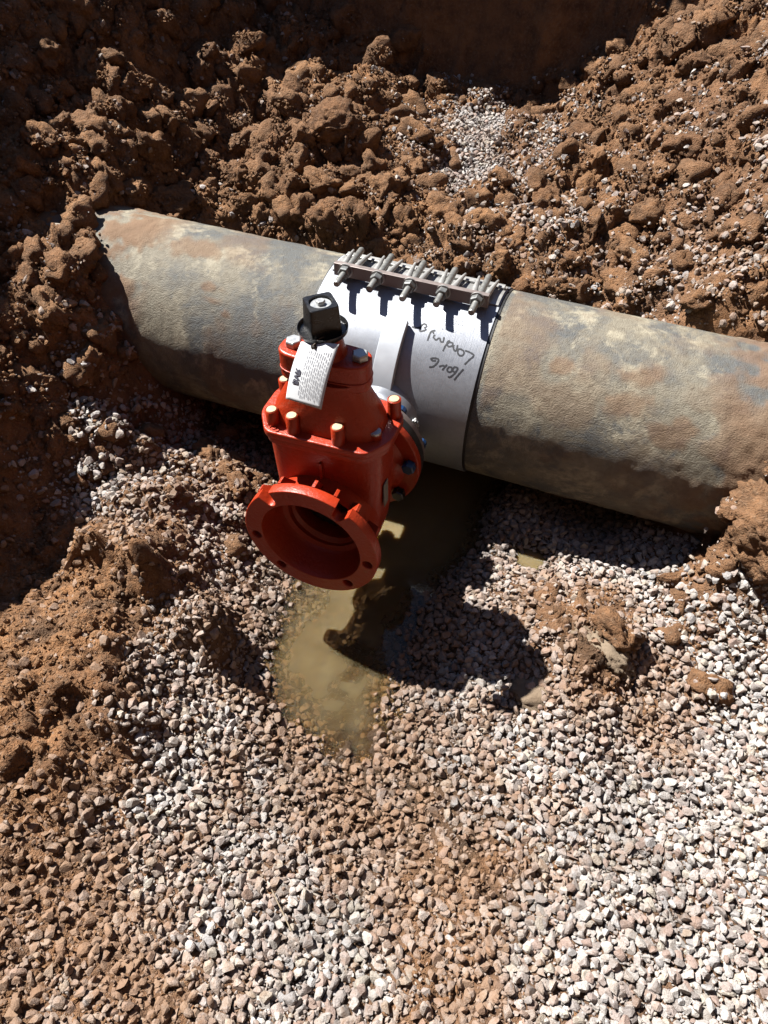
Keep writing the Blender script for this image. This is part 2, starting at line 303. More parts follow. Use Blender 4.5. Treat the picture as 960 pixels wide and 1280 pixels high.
def detail(x, y, g, z, t):
    """clumpy relief: lumps where there is soil, low bumps where there is gravel"""
    d = np.clip(1-g*1.25, 0, 1)*(1-.75*t)
    wx, wy = x+.02*noise(x*25, y*25, s=5), y+.02*noise(x*25, y*25, s=6)
    w1, i1 = worley(wx*7, wy*7, 20); w2, i2 = worley(wx*16, wy*16, 30); w3, i3 = worley(wx*38, wy*38, 40)
    far = sstep(.15, .5, y)*.8+.38+.35*sstep(-.7, -.95, x)
    l = .075*np.sqrt(np.clip(1-(w1/.75)**2, 0, 1))*i1 + .040*np.sqrt(np.clip(1-(w2/.7)**2, 0, 1))*(i2*.9+.1) + .013*np.sqrt(np.clip(1-(w3/.7)**2, 0, 1))*i3
    l = (l-.03)*far + .03*fbm(x*4, y*4, o=3, s=50)*far + .012*fbm(x*40, y*40, o=4, s=55, g=.7)
    gl = .010*fbm(x*7, y*7, o=2, s=60)+.003*fbm(x*40, y*40, o=3, s=65)
    return d*l+(1-d)*gl*(1-t) + t*(.018*fbm(x*5, z*7, y*5, o=4, s=80))
# fine uniform core, then steps that grow outwards to the horizon: one sheet
ST = .0069
def axis_pts(a, b):
    core = np.arange(a, b+1e-9, ST); lo = [a]; hi = [b]; s = ST
    while lo[-1] > -70: s *= 1.16; lo.append(lo[-1]-s); hi.append(hi[-1]+s)
    return np.r_[lo[:0:-1], core, hi[1:]], len(lo)-1, len(core)
AX, ox, nxc = axis_pts(-1.55, 1.25); AY, oy, nyc = axis_pts(-1.65, 1.60)
NX, NY = len(AX), len(AY)
gx, gy = [a.ravel() for a in np.meshgrid(AX, AY)]
hz0 = base_h(gx, gy); GT = gmap(np.clip(gx, -1.5, 1.2), np.clip(gy, -1.7, 1.5))
edge = .10*fbm(gx*9, gy*9, o=3, s=33)
gg = np.clip(GT[:, 0]+edge*1.6, 0, 1)
hz, wt = wall_lift(gx, gy, hz0)
inner = (np.abs(gx) < 4) & (np.abs(gy) < 4)
dz = np.zeros_like(hz); dz[inner] = detail(gx[inner], gy[inner], gg[inner], hz[inner], wt[inner])
# keep the soil off the bore of the pipe and the space round the valve
clear = np.clip(1-np.hypot(gy/.30, 0)**4, 0, 1)*((gx > -.7) & (gx < .74))
dz = dz*(1-.8*clear*(dz > 0))
HZ = hz+dz
# ridges of scraped soil at the left of the pit
for (x0, y0, x1, y1, hgt, wd) in ((-.50, -.55, -.27, -.47, .05, .05), (-.46, -.70, -.30, -.60, .042, .045), (-.64, -.42, -.40, -.36, .05, .05), (-.36, -.86, -.20, -1.02, .03, .05), (-.48, -.73, -.31, -.72, .045, .045), (-.31, -.72, -.18, -.77, .065, .042), (-.17, -.775, -.15, -.80, .06, .045)):
    u = np.clip(((gx-x0)*(x1-x0)+(gy-y0)*(y1-y0))/((x1-x0)**2+(y1-y0)**2), 0, 1)
    dd = np.hypot(gx-x0-u*(x1-x0), gy-y0-u*(y1-y0))+.018*noise(gx*22, gy*22, s=12)
    HZ += hgt*np.exp(-(np.clip(dd, 0, None)/wd)**2)*(1+.5*noise(gx*30, gy*30, s=13))
# the small second puddle
HZ -= .045*np.exp(-(((gx-.415)/.055)**2+((gy+.30)/.042)**2))
wetm = np.clip(sstep(.050, .005, HZ-WATER_Z-.012*noise(gx*20, gy*20, s=14))*(np.abs(gx-.15) < .8)*(gy < .3), 0, 1)
wetm = np.maximum(wetm, .9*np.exp(-(((gx-.14)/.10)**2+((gy+.96)/.10)**2)**2))
wetm = np.maximum(wetm, .75*np.exp(-(((gx-.57)/.10)**2+((gy+.55)/.07)**2)**2)*(gg < .5))
for wx_, wy_, wr_ in ((-.43, -.93, .045), (-.34, -.82, .035), (-.22, -.93, .03)): wetm = np.maximum(wetm, .55*np.exp(-(((gx-wx_)/wr_)**2+((gy-wy_)/(wr_*.7))**2)))
clay = wt*(gy > 1.0)
jx = .008*noise(gx*30, gy*30, HZ*30, s=15)*inner*(1-gg); jy = .008*noise(gx*30, gy*30, HZ*30, s=16)*inner*(1-gg)
idx = np.arange(NX*NY).reshape(NY, NX)
F = np.stack([idx[:-1, :-1].ravel(), idx[:-1, 1:].ravel(), idx[1:, 1:].ravel(), idx[1:, :-1].ravel()], 1)
ground = mesh_np('ground', np.c_[gx+jx, gy+jy, HZ], F, M['soil'], attrs={'grit': gg, 'wet': wetm, 'clay': clay})
tag(ground, 'excavated brown soil and gravel pit floor with raised banks', 'ground', kind='structure')
Hc = HZ.reshape(NY, NX)[oy:oy+nyc, ox:ox+nxc]; Gc = gg.reshape(NY, NX)[oy:oy+nyc, ox:ox+nxc]
Tc = GT[:, 1].reshape(NY, NX)[oy:oy+nyc, ox:ox+nxc]; Wc = wetm.reshape(NY, NX)[oy:oy+nyc, ox:ox+nxc]; Kc = wt.reshape(NY, NX)[oy:oy+nyc, ox:ox+nxc]
def samp(A, x, y):
    fx = np.clip((x+1.55)/ST, 0, nxc-1.001); fy = np.clip((y+1.65)/ST, 0, nyc-1.001); i, j = fx.astype(int), fy.astype(int); u, v = fx-i, fy-j
    return (A[j, i]*(1-u)+A[j, i+1]*u)*(1-v)+(A[j+1, i]*(1-u)+A[j+1, i+1]*u)*v
def slope(x, y):
    e = .012; return np.stack([-(samp(Hc, x+e, y)-samp(Hc, x-e, y))/(2*e), -(samp(Hc, x, y+e)-samp(Hc, x, y-e))/(2*e), np.ones_like(x)], -1)

# ------------------------------------------------------------------ water
def mat_water():
    t = NT('muddy_water'); d = t.attr('depth')
    fac = t.ramp(d, (.0, .03), (.15, .26), (.36, .64), (.72, .95))
    t.set(Base_Color=t.mix(t.noise(14, 3), (.29, .215, .10), (.37, .295, .17)), Roughness=.03, IOR=1.33, Specular_IOR_Level=.5,
          Subsurface_Weight=1.0, Subsurface_Radius=(1.0, .75, .4), Subsurface_Scale=.055)
    n = t.bump(t.noise(30, 2), .0006, .6); t.set(Normal=n)
    tr = t.n('ShaderNodeBsdfTransparent'); tr.inputs[0].default_value = (.80, .70, .52, 1)
    gl = t.n('ShaderNodeBsdfGlossy'); gl.inputs['Roughness'].default_value = .03; t.l(n, gl.inputs['Normal'])
    fr = t.n('ShaderNodeFresnel'); fr.inputs[0].default_value = 1.33
    m1 = t.n('ShaderNodeMixShader'); t.l(fr.outputs[0], m1.inputs[0]); t.l(tr.outputs[0], m1.inputs[1]); t.l(gl.outputs[0], m1.inputs[2])
    m2 = t.n('ShaderNodeMixShader'); t.l(fac, m2.inputs[0]); t.l(m1.outputs[0], m2.inputs[1]); t.l(t.p.outputs[0], m2.inputs[2])
    t.l(m2.outputs[0], t.out.inputs[0]); return t.m
M['water'] = mat_water()
def puddle(name, x0, x1, y0, y1, zw, label, st=.012, k=.12):
    X, Y = np.arange(x0, x1+1e-9, st), np.arange(y0, y1+1e-9, st); a, b = np.meshgrid(X, Y); a, b = a.ravel(), b.ravel(); n = len(a)
    dep = np.clip((zw-samp(Hc, a, b))/k, 0, 1); ny, nx = len(Y), len(X); ix = np.arange(n).reshape(ny, nx)
    q = np.stack([ix[:-1, :-1].ravel(), ix[:-1, 1:].ravel(), ix[1:, 1:].ravel(), ix[1:, :-1].ravel()], 1)
    keep = (dep[q].max(1) > 0)
    q = q[keep]; used = np.unique(q); re = np.full(n, -1); re[used] = np.arange(len(used)); q = re[q]; m = len(used)
    V = np.r_[np.c_[a[used], b[used], np.full(m, zw)], np.c_[a[used], b[used], np.full(m, zw-.16)]]
    ed = np.r_[q[:, [0, 1]], q[:, [1, 2]], q[:, [2, 3]], q[:, [3, 0]]]; key = np.sort(ed, 1); kk = key[:, 0]*m+key[:, 1]
    _, inv, cnt = np.unique(kk, return_inverse=True, return_counts=True); be = ed[cnt[inv] == 1]
    FF = np.r_[q, q[:, ::-1]+m, np.c_[be[:, 1], be[:, 0], be[:, 0]+m, be[:, 1]+m]]
    o = mesh_np(name, V, FF, M['water'], smooth=False, attrs={'depth': np.r_[dep[used], dep[used]]})
    return tag(o, label, 'puddle', kind='structure')
puddle('water', -.16, .40, -.96, .20, WATER_Z, 'muddy brown water pooled under the red valve')
puddle('water', .31, .52, -.40, -.21, -.254, 'small yellowish puddle in the gravel beside the pipe shadow', st=.008, k=.02)

# ------------------------------------------------------------------ the water main
PR = .221
def mat_pipe():
    t = NT('pipe_coating'); a = t.noise(3.6, 5, .66, .25); b = t.noise(9, 6, .70, .3); c = t.noise(75, 4)
    col = t.mix(t.ramp(a, (.42, 0.), (.55, 1.)), (.17, .175, .17), (.33, .295, .225))
    col = t.mix(t.ramp(b, (.52, 0.), (.62, .85)), col, (.54, .485, .36))
    col = t.mix(t.ramp(t.noise(6.1, 6, .72, .3), (.54, 0.), (.62, .85)), col, (.14, .15, .155))
    col = t.mix(t.ramp(t.noise(8.7, 5, .68, .2), (.62, 0.), (.70, .45)), col, (.30, .21, .14))
    col = t.mix(t.math('MULTIPLY', t.ramp(c, (.45, 0.), (.70, 1.)), .45), col, (.17, .14, .10))
    mud = t.attr('mud'); col = t.mix(mud, col, t.mix(t.noise(20, 5), (.22, .12, .065), (.36, .21, .12)))
    # woven wrap pressed into the coating: fine pebbled relief
    h = t.math('ADD', t.math('MULTIPLY', t.vor(380), -.6), t.math('MULTIPLY', t.noise(260, 4, .75), .8))
    n = t.bump(t.noise(60, 4, .7), .004, .6); n = t.bump(h, .0020, .8, n)
    t.set(Base_Color=col, Roughness=t.mix(mud, (.72,)*3, (.92,)*3), Specular_IOR_Level=.2, Normal=n); return t.m
M['pipe'] = mat_pipe()
def build_pipe():
    xs = np.r_[np.arange(-1.9, -.9, .05), np.arange(-.9, .95, .0068), np.arange(.95, 1.9, .05)]
    th = np.linspace(0, 2*np.pi, 221)[:-1]; X, T = np.meshgrid(xs, th, indexing='ij'); x, t = X.ravel(), T.ravel()
    arc = np.where(t > np.pi, t-2*np.pi, t)*PR
    nn = fbm(x*7, arc*7, o=4, s=101); n2 = fbm(x*22, arc*22, o=4, s=111)
    # dried mud: thick towards the right bank, a collar at the left bank, smears in between
    right = sstep(.48, .80, x+.10*nn)*(np.abs(t-np.pi*.02) < 9)
    left = sstep(-.60, -.72, x+.05*nn)*.8
    blob = 0
    for bx, bt, br in ((.50, .52, .034), (.52, .80, .034), (.37, .60, .020), (.60, .98, .028), (-.46, .62, .014), (-.445, .76, .013), (-.52, .20, .040), (-.41, .86, .010)):
        blob = np.maximum(blob, .6*sstep(1.5, .5, np.hypot((x-bx)*.8, (arc-bt*PR)*1.5)/br+.9*n2+.5*nn))
    mud = np.clip(np.maximum.reduce([right*sstep(-.25, .35, nn*.7+n2*.8+.15+.9*sstep(.66, .86, x))*(.50+.35*sstep(.62, .8, x)), left*sstep(-.4, .3, n2+.2), blob]), 0, 1)
    mud = np.maximum(mud, .35*sstep(.35, .9, nn)*(np.abs(x) > .22))
    n3 = fbm(x*70, arc*70, o=3, s=121)
    r = PR + mud*(.0012+.0022*np.clip(n2+.4, 0, 2)+.0014*n3) + .0025*sstep(.62, .85, x)*mud*np.clip(n3+.3, 0, 1.5) + .0004*n2
    r = np.where(np.abs(x) < .214, PR, r); mud = mud*(np.abs(x) > .2)
    V = np.c_[x, -np.sin(t)*r, np.cos(t)*r]; n, m = len(xs), len(th); ix = np.arange(n*m).reshape(n, m); j = np.roll(ix, -1, 1)
    F = np.stack([ix[:-1].ravel(), ix[1:].ravel(), j[1:].ravel(), j[:-1].ravel()], 1)
    o = mesh_np('water_main_pipe', V, F, M['pipe'], attrs={'mud': mud, 'wrap': np.c_[x, arc, 0*x]})
    global pipe; pipe = o; tag(o, 'large tan and grey wrapped water main crossing the pit, streaked with mud', 'pipe')
build_pipe()

# ------------------------------------------------------------------ tapping sleeve
def mat_steel(name, col, rough):
    t = NT(name); a = t.noise(14, 5, .6); b = t.noise(120, 4)
    at = t.n('ShaderNodeAttribute', attribute_name='brush').outputs['Vector']; q = t.n('ShaderNodeTexNoise'); t.l(at, q.inputs['Vector']); q.inputs['Scale'].default_value = 1.0; q.inputs['Detail'].default_value = 4
    c = t.mix(t.ramp(a, (.40, 0.), (.72, 1.)), col, tuple(v*.86 for v in col))
    c = t.mix(t.math('MULTIPLY', t.ramp(t.noise(26, 5, .7), (.60, 0.), (.74, 1.)), .40), c, (.55, .45, .33))     # dried splashes
    c = t.mix(t.math('MULTIPLY', t.ramp(q.outputs['Fac'], (.50, 0.), (.72, 1.)), .25), c, (.50, .50, .52))
    t.set(Base_Color=c, Metallic=.68, Roughness=t.ramp(b, (.3, rough-.07), (.7, rough+.09)), Anisotropic=.5,
          Normal=t.bump(t.noise(9, 2), .005, .3, t.bump(q.outputs['Fac'], .0008, .5))); return t.m
M['steel'] = mat_steel('stainless_shell', (.58, .61, .67), .58)
M['steel_bar'] = mat_plain('stainless_bar', (.74, .73, .70), .45, .6, .12, 80)
M['bar_front'] = mat_plain('bolt_bar_steel', (.42, .35, .325), .5, .5, .15, 60)
M['stud'] = mat_plain('stud_steel', (.55, .55, .52), .42, .7, .15, 120)
M['nut'] = mat_plain('nut_steel', (.36, .37, .36), .45, .6, .15, 120)
M['rubber'] = mat_plain('black_rubber', (.012, .012, .013), .55, 0, .2, 90)
M['ink'] = mat_plain('marker_ink', (.012, .014, .022), .6, 0, .1, 90)
M['etch'] = mat_plain('etched_print', (.36, .37, .40), .6, .3, .2, 300)
M['strap'] = mat_plain('strap_steel', (.84, .89, .96), .50, .25, .06, 40)
M['foil'] = mat_plain('crumpled_film', (.72, .72, .70), .25, .2, .1, 40)
SR = .2255
sl = empty('tapping_sleeve'); tag(sl, 'stainless steel tapping sleeve clamped round the pipe with a row of five bolts', 'pipe sleeve')
def cyl_pt(x, t, r): return (x, -math.sin(t)*r, math.cos(t)*r)
def cyl_patch(bm, x0, x1, t0, t1, r0, r1, nx=1, nt=24):
    """a curved slab between two radii"""
    def ring(i): 
        t = t0+(t1-t0)*i/nt
        return [cyl_pt(x0, t, r0), cyl_pt(x1, t, r0), cyl_pt(x1, t, r1), cyl_pt(x0, t, r1)]
    loft(bm, [ring(i) for i in range(nt+1)])
bm = bmesh.new(); cyl_patch(bm, -.203, .200, -.30, math.pi*2-.34, SR-.0025, SR, nt=160); shell = obj_bm('shell', bm, M['steel'], sl, angle=30)
br_ = shell.data.attributes.new('brush', 'FLOAT_VECTOR', 'POINT')
for v, d_ in zip(shell.data.vertices, br_.data): d_.vector = (v.co.x*900, math.atan2(-v.co.y, v.co.z)*6, 0)
bm = bmesh.new(); cyl_patch(bm, -.207, .2065, 0.0, math.pi*2-.001, PR-.004, SR-.0028, nt=160); obj_bm('gasket', bm, M['rubber'], sl, angle=30)
# overlapping edge plate behind the bolts
bm = bmesh.new(); cyl_patch(bm, -.196, .197, -.36, .10, SR+.0006, SR+.004, nt=20); obj_bm('lap_plate', bm, M['steel_bar'], sl, angle=30)
bm = bmesh.new(); box(bm, (-.182, -.047, .2300), (.178, -.034, .2600)); obj_bm('bolt_bar', bm, M['bar_front'], sl, bevel=.0012)
bm = bmesh.new(); box(bm, (-.190, .046, .2210), (.194, .062, .2305)); obj_bm('back_bar', bm, M['steel_bar'], sl, bevel=.0015)
ZB = .2485
for i, bx in enumerate((-.152, -.0755, .001, .0775, .154)):
    j = [(-1)**i*.001, .002*math.sin(i*2.1)]
    bm = bmesh.new(); e_ = .006*math.sin(i*3.7+1); lathe(bm, [(.0, -.103-e_), (.0062, -.103-e_), (.0074, -.1012-e_)]+[(.0078 if k % 2 else .0070, -.1012+k*.0018) for k in range(1, 26)]+[(.0076, -.047), (.0076, .046), (.0060, .050), (.0, .050)], (bx+j[0], 0, ZB), (0, 1, .015), 14)
    s = obj_bm('stud', bm, M['stud'], sl, angle=50)
    bm = bmesh.new(); lathe(bm, [(.0080, -.0640), (.0125, -.0640), (.0145, -.0620), (.0145, -.0500), (.0080, -.0500)], (bx, 0, ZB), (0, 1, .015), 6, phase=.4*i); obj_bm('nut', bm, M['nut'], sl, smooth=False, bevel=.0006)
    bm = bmesh.new(); lathe(bm, [(.0080, -.0498), (.0168, -.0498), (.0168, -.0473), (.0080, -.0473)], (bx, 0, ZB), (0, 1, .015), 24); obj_bm('washer', bm, M['steel_bar'], sl)
    for sgn in (-1, 1):                                # tapered fingers either side of each stud
        bm = bmesh.new(); n = 10; rr = []
        for k in range(n+1):
            f = k/n; y = -.033+.088*f; w = .0085*(1-.66*f); h = .0080*(1-.60*f)
            rr.append([(bx+sgn*(.0135+.0085*f)+w*math.cos(a), y, .2455-.006*f*f+h*math.sin(a)) for a in [2*math.pi*q/12 for q in range(12)]])
        loft(bm, rr); obj_bm('finger', bm, M['steel_bar'], sl)
# flat brace that runs down from the shell to the branch
bm = bmesh.new(); cyl_patch(bm, -.026, .024, .535, 1.42, SR+.003, SR+.019, nt=24); obj_bm('brace', bm, M['strap'], sl, angle=30, bevel=.0015)
bm = bmesh.new()
nk = []
for i, (r, y) in enumerate(((.098, -.190), (.096, -.215), (.094, -.235), (.092, -.250), (.091, -.270), (.091, -.300))): nk.append((r, -y))
lathe(bm, nk, (0, 0, 0), (0, -1, 0), 64, cap=False); obj_bm('branch', bm, M['steel'], sl, angle=60)
def circ(r, n=64, cx=0, cy=0, ph=0): return [(cx+r*math.cos(ph+2*math.pi*i/n), cy+r*math.sin(ph+2*math.pi*i/n)) for i in range(n)]
RX = Matrix.Rotation(R_(90), 4, 'X')                    # plate plane -> xz plane
bolts8 = [(.1206*math.cos(R_(a)), .1206*math.sin(R_(a))) for a in (-37+45*k for k in range(8))]
def at_y(y): return Matrix.Translation((0, y, 0)) @ RX
plate('branch_flange', circ(.133), [circ(.084, 48)[::-1]]+[circ(.0112, 16, x, z)[::-1] for x, z in bolts8], M['bar_front'], sl, .019, .0015, at_y(-.3098))
bm = bmesh.new(); lathe(bm, [(.085, .3202), (.1372, .3202), (.1372, .3390), (.085, .3390), (.085, .3202)], (0, 0, 0), (0, -1, 0), 64, cap=False); obj_bm('flange_gasket', bm, M['rubber'], sl)
# marker writing and printed lines, laid 0.4 mm proud of the shell
def ribbon(bm, pts, w, r):
    pts = [Vector(p) for p in pts]; L = []
    fine = []
    for k in range(len(pts)-1):
        p0, p1, p2, p3 = pts[max(k-1, 0)], pts[k], pts[k+1], pts[min(k+2, len(pts)-1)]
        for q in range(5):
            f = q/5; fine.append(.5*((2*p1)+(-p0+p2)*f+(2*p0-5*p1+4*p2-p3)*f*f+(-p0+3*p1-3*p2+p3)*f*f*f))
    fine.append(pts[-1])
    for k, p in enumerate(fine):
        d = (fine[min(k+1, len(fine)-1)]-fine[max(k-1, 0)]); d = d.normalized() if d.length > 1e-9 else Vector((1, 0)); nrm = Vector((-d.y, d.x))
        ww = w*(.85+.3*math.sin(k*.9)**2)
        a, b = p+nrm*ww/2, p-nrm*ww/2
        L.append((bm.verts.new(cyl_pt(a.x, a.y/SR, r)), bm.verts.new(cyl_pt(b.x, b.y/SR, r))))
    for p, q in zip(L, L[1:]): bm.faces.new((p[0], p[1], q[1], q[0]))
bm = bmesh.new()
for s in PEN: ribbon(bm, [(x, t*SR) for x, t in s], .0036, SR+.0004)
o = obj_bm('handwriting', bm, M['ink'], sl); o['label'] = 'black marker writing upside down on the shell'
pr = random.Random(5)
for (x0, x1, t0, sz) in ((-.105, -.072, .42, .006), (-.103, -.08, .465, .005), (.030, .062, .40, .0085), (.092, .138, .385, .006), (.096, .140, .425, .006), (.094, .122, .46, .0045), (.098, .140, .50, .0075), (-.10, -.085, .62, .005)):
    x = x0; bm = bmesh.new()
    while x < x1:
        w = sz*pr.uniform(.35, .6)
        for k in range(2):
            a = [(x+pr.uniform(0, w), (t0+pr.uniform(-.5, .5)*sz/SR)*SR) for _ in range(2)]
            if (Vector(a[0])-Vector(a[1])).length > 5e-4: ribbon(bm, a, .0008, SR+.0003)
        x += w+sz*.25
    obj_bm('etched_print', bm, M['etch'], sl)['kind'] = 'stuff'

# scrap of torn clear film caught beside the branch
def scrap():
    n = 14; g = np.linspace(-1, 1, n); a, b = np.meshgrid(g, g); a, b = a.ravel(), b.ravel()
    V = np.c_[.082+a*.017, -.245-b*.004+.006*noise(a*2.3, b*2.3, s=3), .034+b*.013+.007*noise(a*2.1, b*2.7, s=4)]
    ix = np.arange(n*n).reshape(n, n); F = np.stack([ix[:-1, :-1].ravel(), ix[:-1, 1:].ravel(), ix[1:, 1:].ravel(), ix[1:, :-1].ravel()], 1)
    keep = (np.abs(a[F].mean(1))+.4*noise(a[F].mean(1)*3, b[F].mean(1)*3, s=9) < .85)
    o = mesh_np('plastic_scrap', V, F[keep], M['foil']); m = o.modifiers.new('thick', 'SOLIDIFY'); m.thickness = .0012
    tag(o, 'crumpled white scrap of plastic film stuck beside the valve flange', 'scrap')
scrap()

# ------------------------------------------------------------------ gate valve
def mat_epoxy():
    t = NT('red_epoxy').obj(); a = t.noise(9, 5); b = t.noise(70, 4)
    c = t.mix(t.ramp(a, (.35, 0.), (.7, 1.)), (.54, .042, .0095), (.64, .058, .0150))
    c = t.mix(t.math('MULTIPLY', t.ramp(t.noise(24, 6, .7), (.62, 0.), (.78, 1.)), .30), c, (.34, .17, .10))   # dust
    c = t.mix(t.math('MULTIPLY', t.ramp(t.noise(62, 5, .7), (.62, 0.), (.70, 1.)), .45), c, (.36, .20, .11))   # mud specks
    t.set(Base_Color=c, Roughness=t.ramp(b, (.3, .28), (.75, .46)), Specular_IOR_Level=.35, Coat_Weight=.05, Coat_Roughness=.12,
          Normal=t.bump(t.noise(140, 4, .65), .0022, .6)); return t.m
M['red'] = mat_epoxy()
M['black'] = mat_plain('black_enamel', (.014, .014, .015), .32, 0, .3, 60, .0006)
M['zinc'] = mat_plain('zinc_bolt', (.75, .77, .77), .38, .6, .12, 120)
M['wax'] = mat_plain('filler_plug', (.74, .56, .33), .6, 0, .12, 90)
M['blue'] = mat_plain('blue_bolt_coating', (.008, .055, .17), .38, 0, .2, 90)
M['paper'] = mat_plain('tag_paper', (.92, .94, .96), .80, 0, .03, 30)
M['print'] = mat_plain('tag_print', (.16, .17, .22), .8, 0, .1, 200)
M['print_dark'] = mat_plain('tag_print_dark', (.05, .05, .08), .8, 0, .1, 200)
M['sticker'] = mat_plain('silver_sticker', (.42, .40, .36), .5, .2, .2, 120)
M['wire'] = mat_plain('tag_wire', (.10, .07, .05), .5, .5, .2, 120)
gv = empty('gate_valve', (0, -.481, 0), (0, R_(-2.3), 0)); tag(gv, 'red iron gate valve with open round mouth bolted to the sleeve', 'valve')
# body: boxy gate chamber that rounds off underneath, with a neck to each side
bm = bmesh.new()
loft(bm, [sup(*q) for q in ((.040, .040, -.122, 2.2), (.072, .056, -.110, 2.3), (.092, .064, -.085, 2.6), (.104, .068, -.04, 3.2), (.109, .066, .01, 4), (.112, .062, .08, 4.5), (.115, .060, .15, 4.5), (.116, .060, .186, 4.5))])
body = obj_bm('body', bm, M['red'], gv, angle=45)
bm = bmesh.new(); lathe(bm, [(.076, -.2), (.076, .2)], (0, 0, 0), (0, 1, 0), 64); cut = obj_bm('cutter', bm, M['red'])
bo = body.modifiers.new('bore', 'BOOLEAN'); bo.operation = 'DIFFERENCE'; bo.object = cut; bo.solver = 'EXACT'
gv_m = gv.matrix_basis.copy(); gv.matrix_basis = Matrix.Identity(4); bpy.context.view_layer.update()
me_ = bpy.data.meshes.new_from_object(body.evaluated_get(bpy.context.evaluated_depsgraph_get())); body.modifiers.clear(); body.data = me_
bpy.data.objects.remove(cut); gv.matrix_basis = gv_m
bm = bmesh.new(); lathe(bm, [(.075, .02), (.110, .045), (.112, .085), (.116, .105), (.128, .116)], (0, 0, 0), (0, -1, 0), 64, cap=False); obj_bm('front_neck', bm, M['red'], gv, angle=50)
bm = bmesh.new(); lathe(bm, [(.085, .03), (.092, .06), (.090, .09), (.095, .110), (.108, .119)], (0, 0, 0), (0, 1, 0), 64, cap=False); obj_bm('rear_neck', bm, M['red'], gv, angle=50)
bm = bmesh.new(); box(bm, (-.002, -.0665, .03), (.004, -.058, .150)); obj_bm('casting_seam', bm, M['red'], gv, bevel=.0015)
# open mouth: drilled ring with two open slots at the top and a socket behind it
def ring_outline(r, slots):
    pts = []; N = 180
    for i in range(N):
        a = 2*math.pi*i/N; hit = None
        for s in slots:
            d = (a-s+math.pi) % (2*math.pi)-math.pi
            if abs(d) < .085: hit = (s, d)
        if hit:
            s, d = hit
            if not pts or pts[-1] != ('s', s): pts.append(('s', s))
        else: pts.append((r*math.cos(a), r*math.sin(a)))
    out = []
    for p in pts:
        if p[0] != 's': out.append(p); continue
        s = p[1]; rc, w = .121, .0105; e = (math.cos(s), math.sin(s)); q = (-e[1], e[0])
        for k in range(13):
            b = -math.pi/2-math.pi*k/12+math.pi/2   # half circle round the slot root
            b = math.pi*k/12
            out.append((e[0]*(rc-w*math.sin(b))-q[0]*w*math.cos(b), e[1]*(rc-w*math.sin(b))-q[1]*w*math.cos(b)))
    return out
slots = [R_(128), R_(58)]
holes6 = [R_(a) for a in (-8, -52, -128, 188)]
RXf = Matrix.Rotation(R_(90), 4, 'X')
plate('mouth_flange', ring_outline(.141, slots), [circ(.1045, 72)[::-1]]+[circ(.0105, 18, .121*math.cos(a), .121*math.sin(a))[::-1] for a in holes6], M['red'], gv, .024, .002, Matrix.Translation((0, -.129, 0)) @ RXf)
bm = bmesh.new(); lathe(bm, [(.1048, .1405), (.0990, .120), (.0960, .085), (.0905, .075), (.079, .072), (.079, .058), (.074, .053), (.074, .020), (.078, .012), (.078, -.125)], (0, 0, 0), (0, -1, 0), 72, cap=False)
obj_bm('socket', bm, M['red'], gv, angle=40)
for a in (116, 86, 68, 48, 141, 22, 160):                         # little gussets behind the ring
    e = Vector((math.cos(R_(a)), 0, math.sin(R_(a)))); q = Vector((-e.z, 0, e.x))*.0035; bm = bmesh.new()
    pr_ = [(.112, -.118), (.1425, -.118), (.1425, -.100), (.112, -.080)]
    loft(bm, [[e*r+q*s+Vector((0, y, 0)) for r, y in pr_] for s in (-1, 1)]); obj_bm('gusset', bm, M['red'], gv, smooth=False, bevel=.001)
# black rubber disc added as a closed gate to darken the shaded bore
bm = bmesh.new(); lathe(bm, [(.0, .030), (.060, .028), (.0755, .020), (.0755, -.020), (.0, -.020)], (0, 0, 0), (0, -1, 0), 56); obj_bm('gate', bm, M['rubber'], gv, angle=40)
# rear flange with blue bolts
plate('rear_flange', circ(.1385), [circ(.08, 48)[::-1]], M['red'], gv, .020, .002, Matrix.Translation((0, .1305, 0)) @ RXf)
for q, (x, z) in enumerate(bolts8):
    bm = bmesh.new(); o_ = (x, 0, z)
    lathe(bm, [(.0, .100), (.0125, .100), (.0150, .103), (.0150, .1195), (.0, .1195)], o_, (0, 1, 0), 6, phase=.3); obj_bm('flange_bolt', bm, M['black' if q == 0 else 'blue'], gv, smooth=False, bevel=.001)
    bm = bmesh.new(); lathe(bm, [(.0, .200), (.0085, .200), (.0085, .195), (.0140, .195), (.0140, .1820), (.0, .1820)], o_, (0, 1, 0), 12); obj_bm('flange_nut', bm, M['blue'], gv, smooth=False, bevel=.0008)
# bonnet
def bon_outline(hx, hy, ch):
    base = [(-hx, -hy+ch*1.6), (-hx+ch, -hy), (hx-ch, -hy), (hx, -hy+ch*1.6), (hx, hy-ch), (hx-ch, hy), (-hx+ch, hy), (-hx, hy-ch)]
    out = []
    for i, p in enumerate(base):
        a, b = Vector(base[i-1]), Vector(base[(i+1) % 8]); p = Vector(p); r = .016
        d0, d1 = (a-p).normalized(), (b-p).normalized()
        for k in range(5):
            f = k/4; out.append(tuple(p+d0*r*(1-f)**2+d1*r*f**2))
    return out
plate('body_flange', bon_outline(.126, .074, .030), [], M['red'], gv, .015, .002, Matrix.Translation((0, 0, .1895)))
plate('bonnet_flange', bon_outline(.132, .078, .032), [], M['red'], gv, .016, .003, Matrix.Translation((0, 0, .2063)))
bm = bmesh.new()
loft(bm, [sup(*q) for q in ((.108, .060, .212, 3.4), (.105, .058, .228, 3.2), (.098, .055, .248, 3.0), (.087, .051, .268, 2.9), (.076, .047, .287, 3.0), (.070, .044, .302, 3), (.068, .042, .318, 3))])
obj_bm('bonnet', bm, M['red'], gv, angle=50)
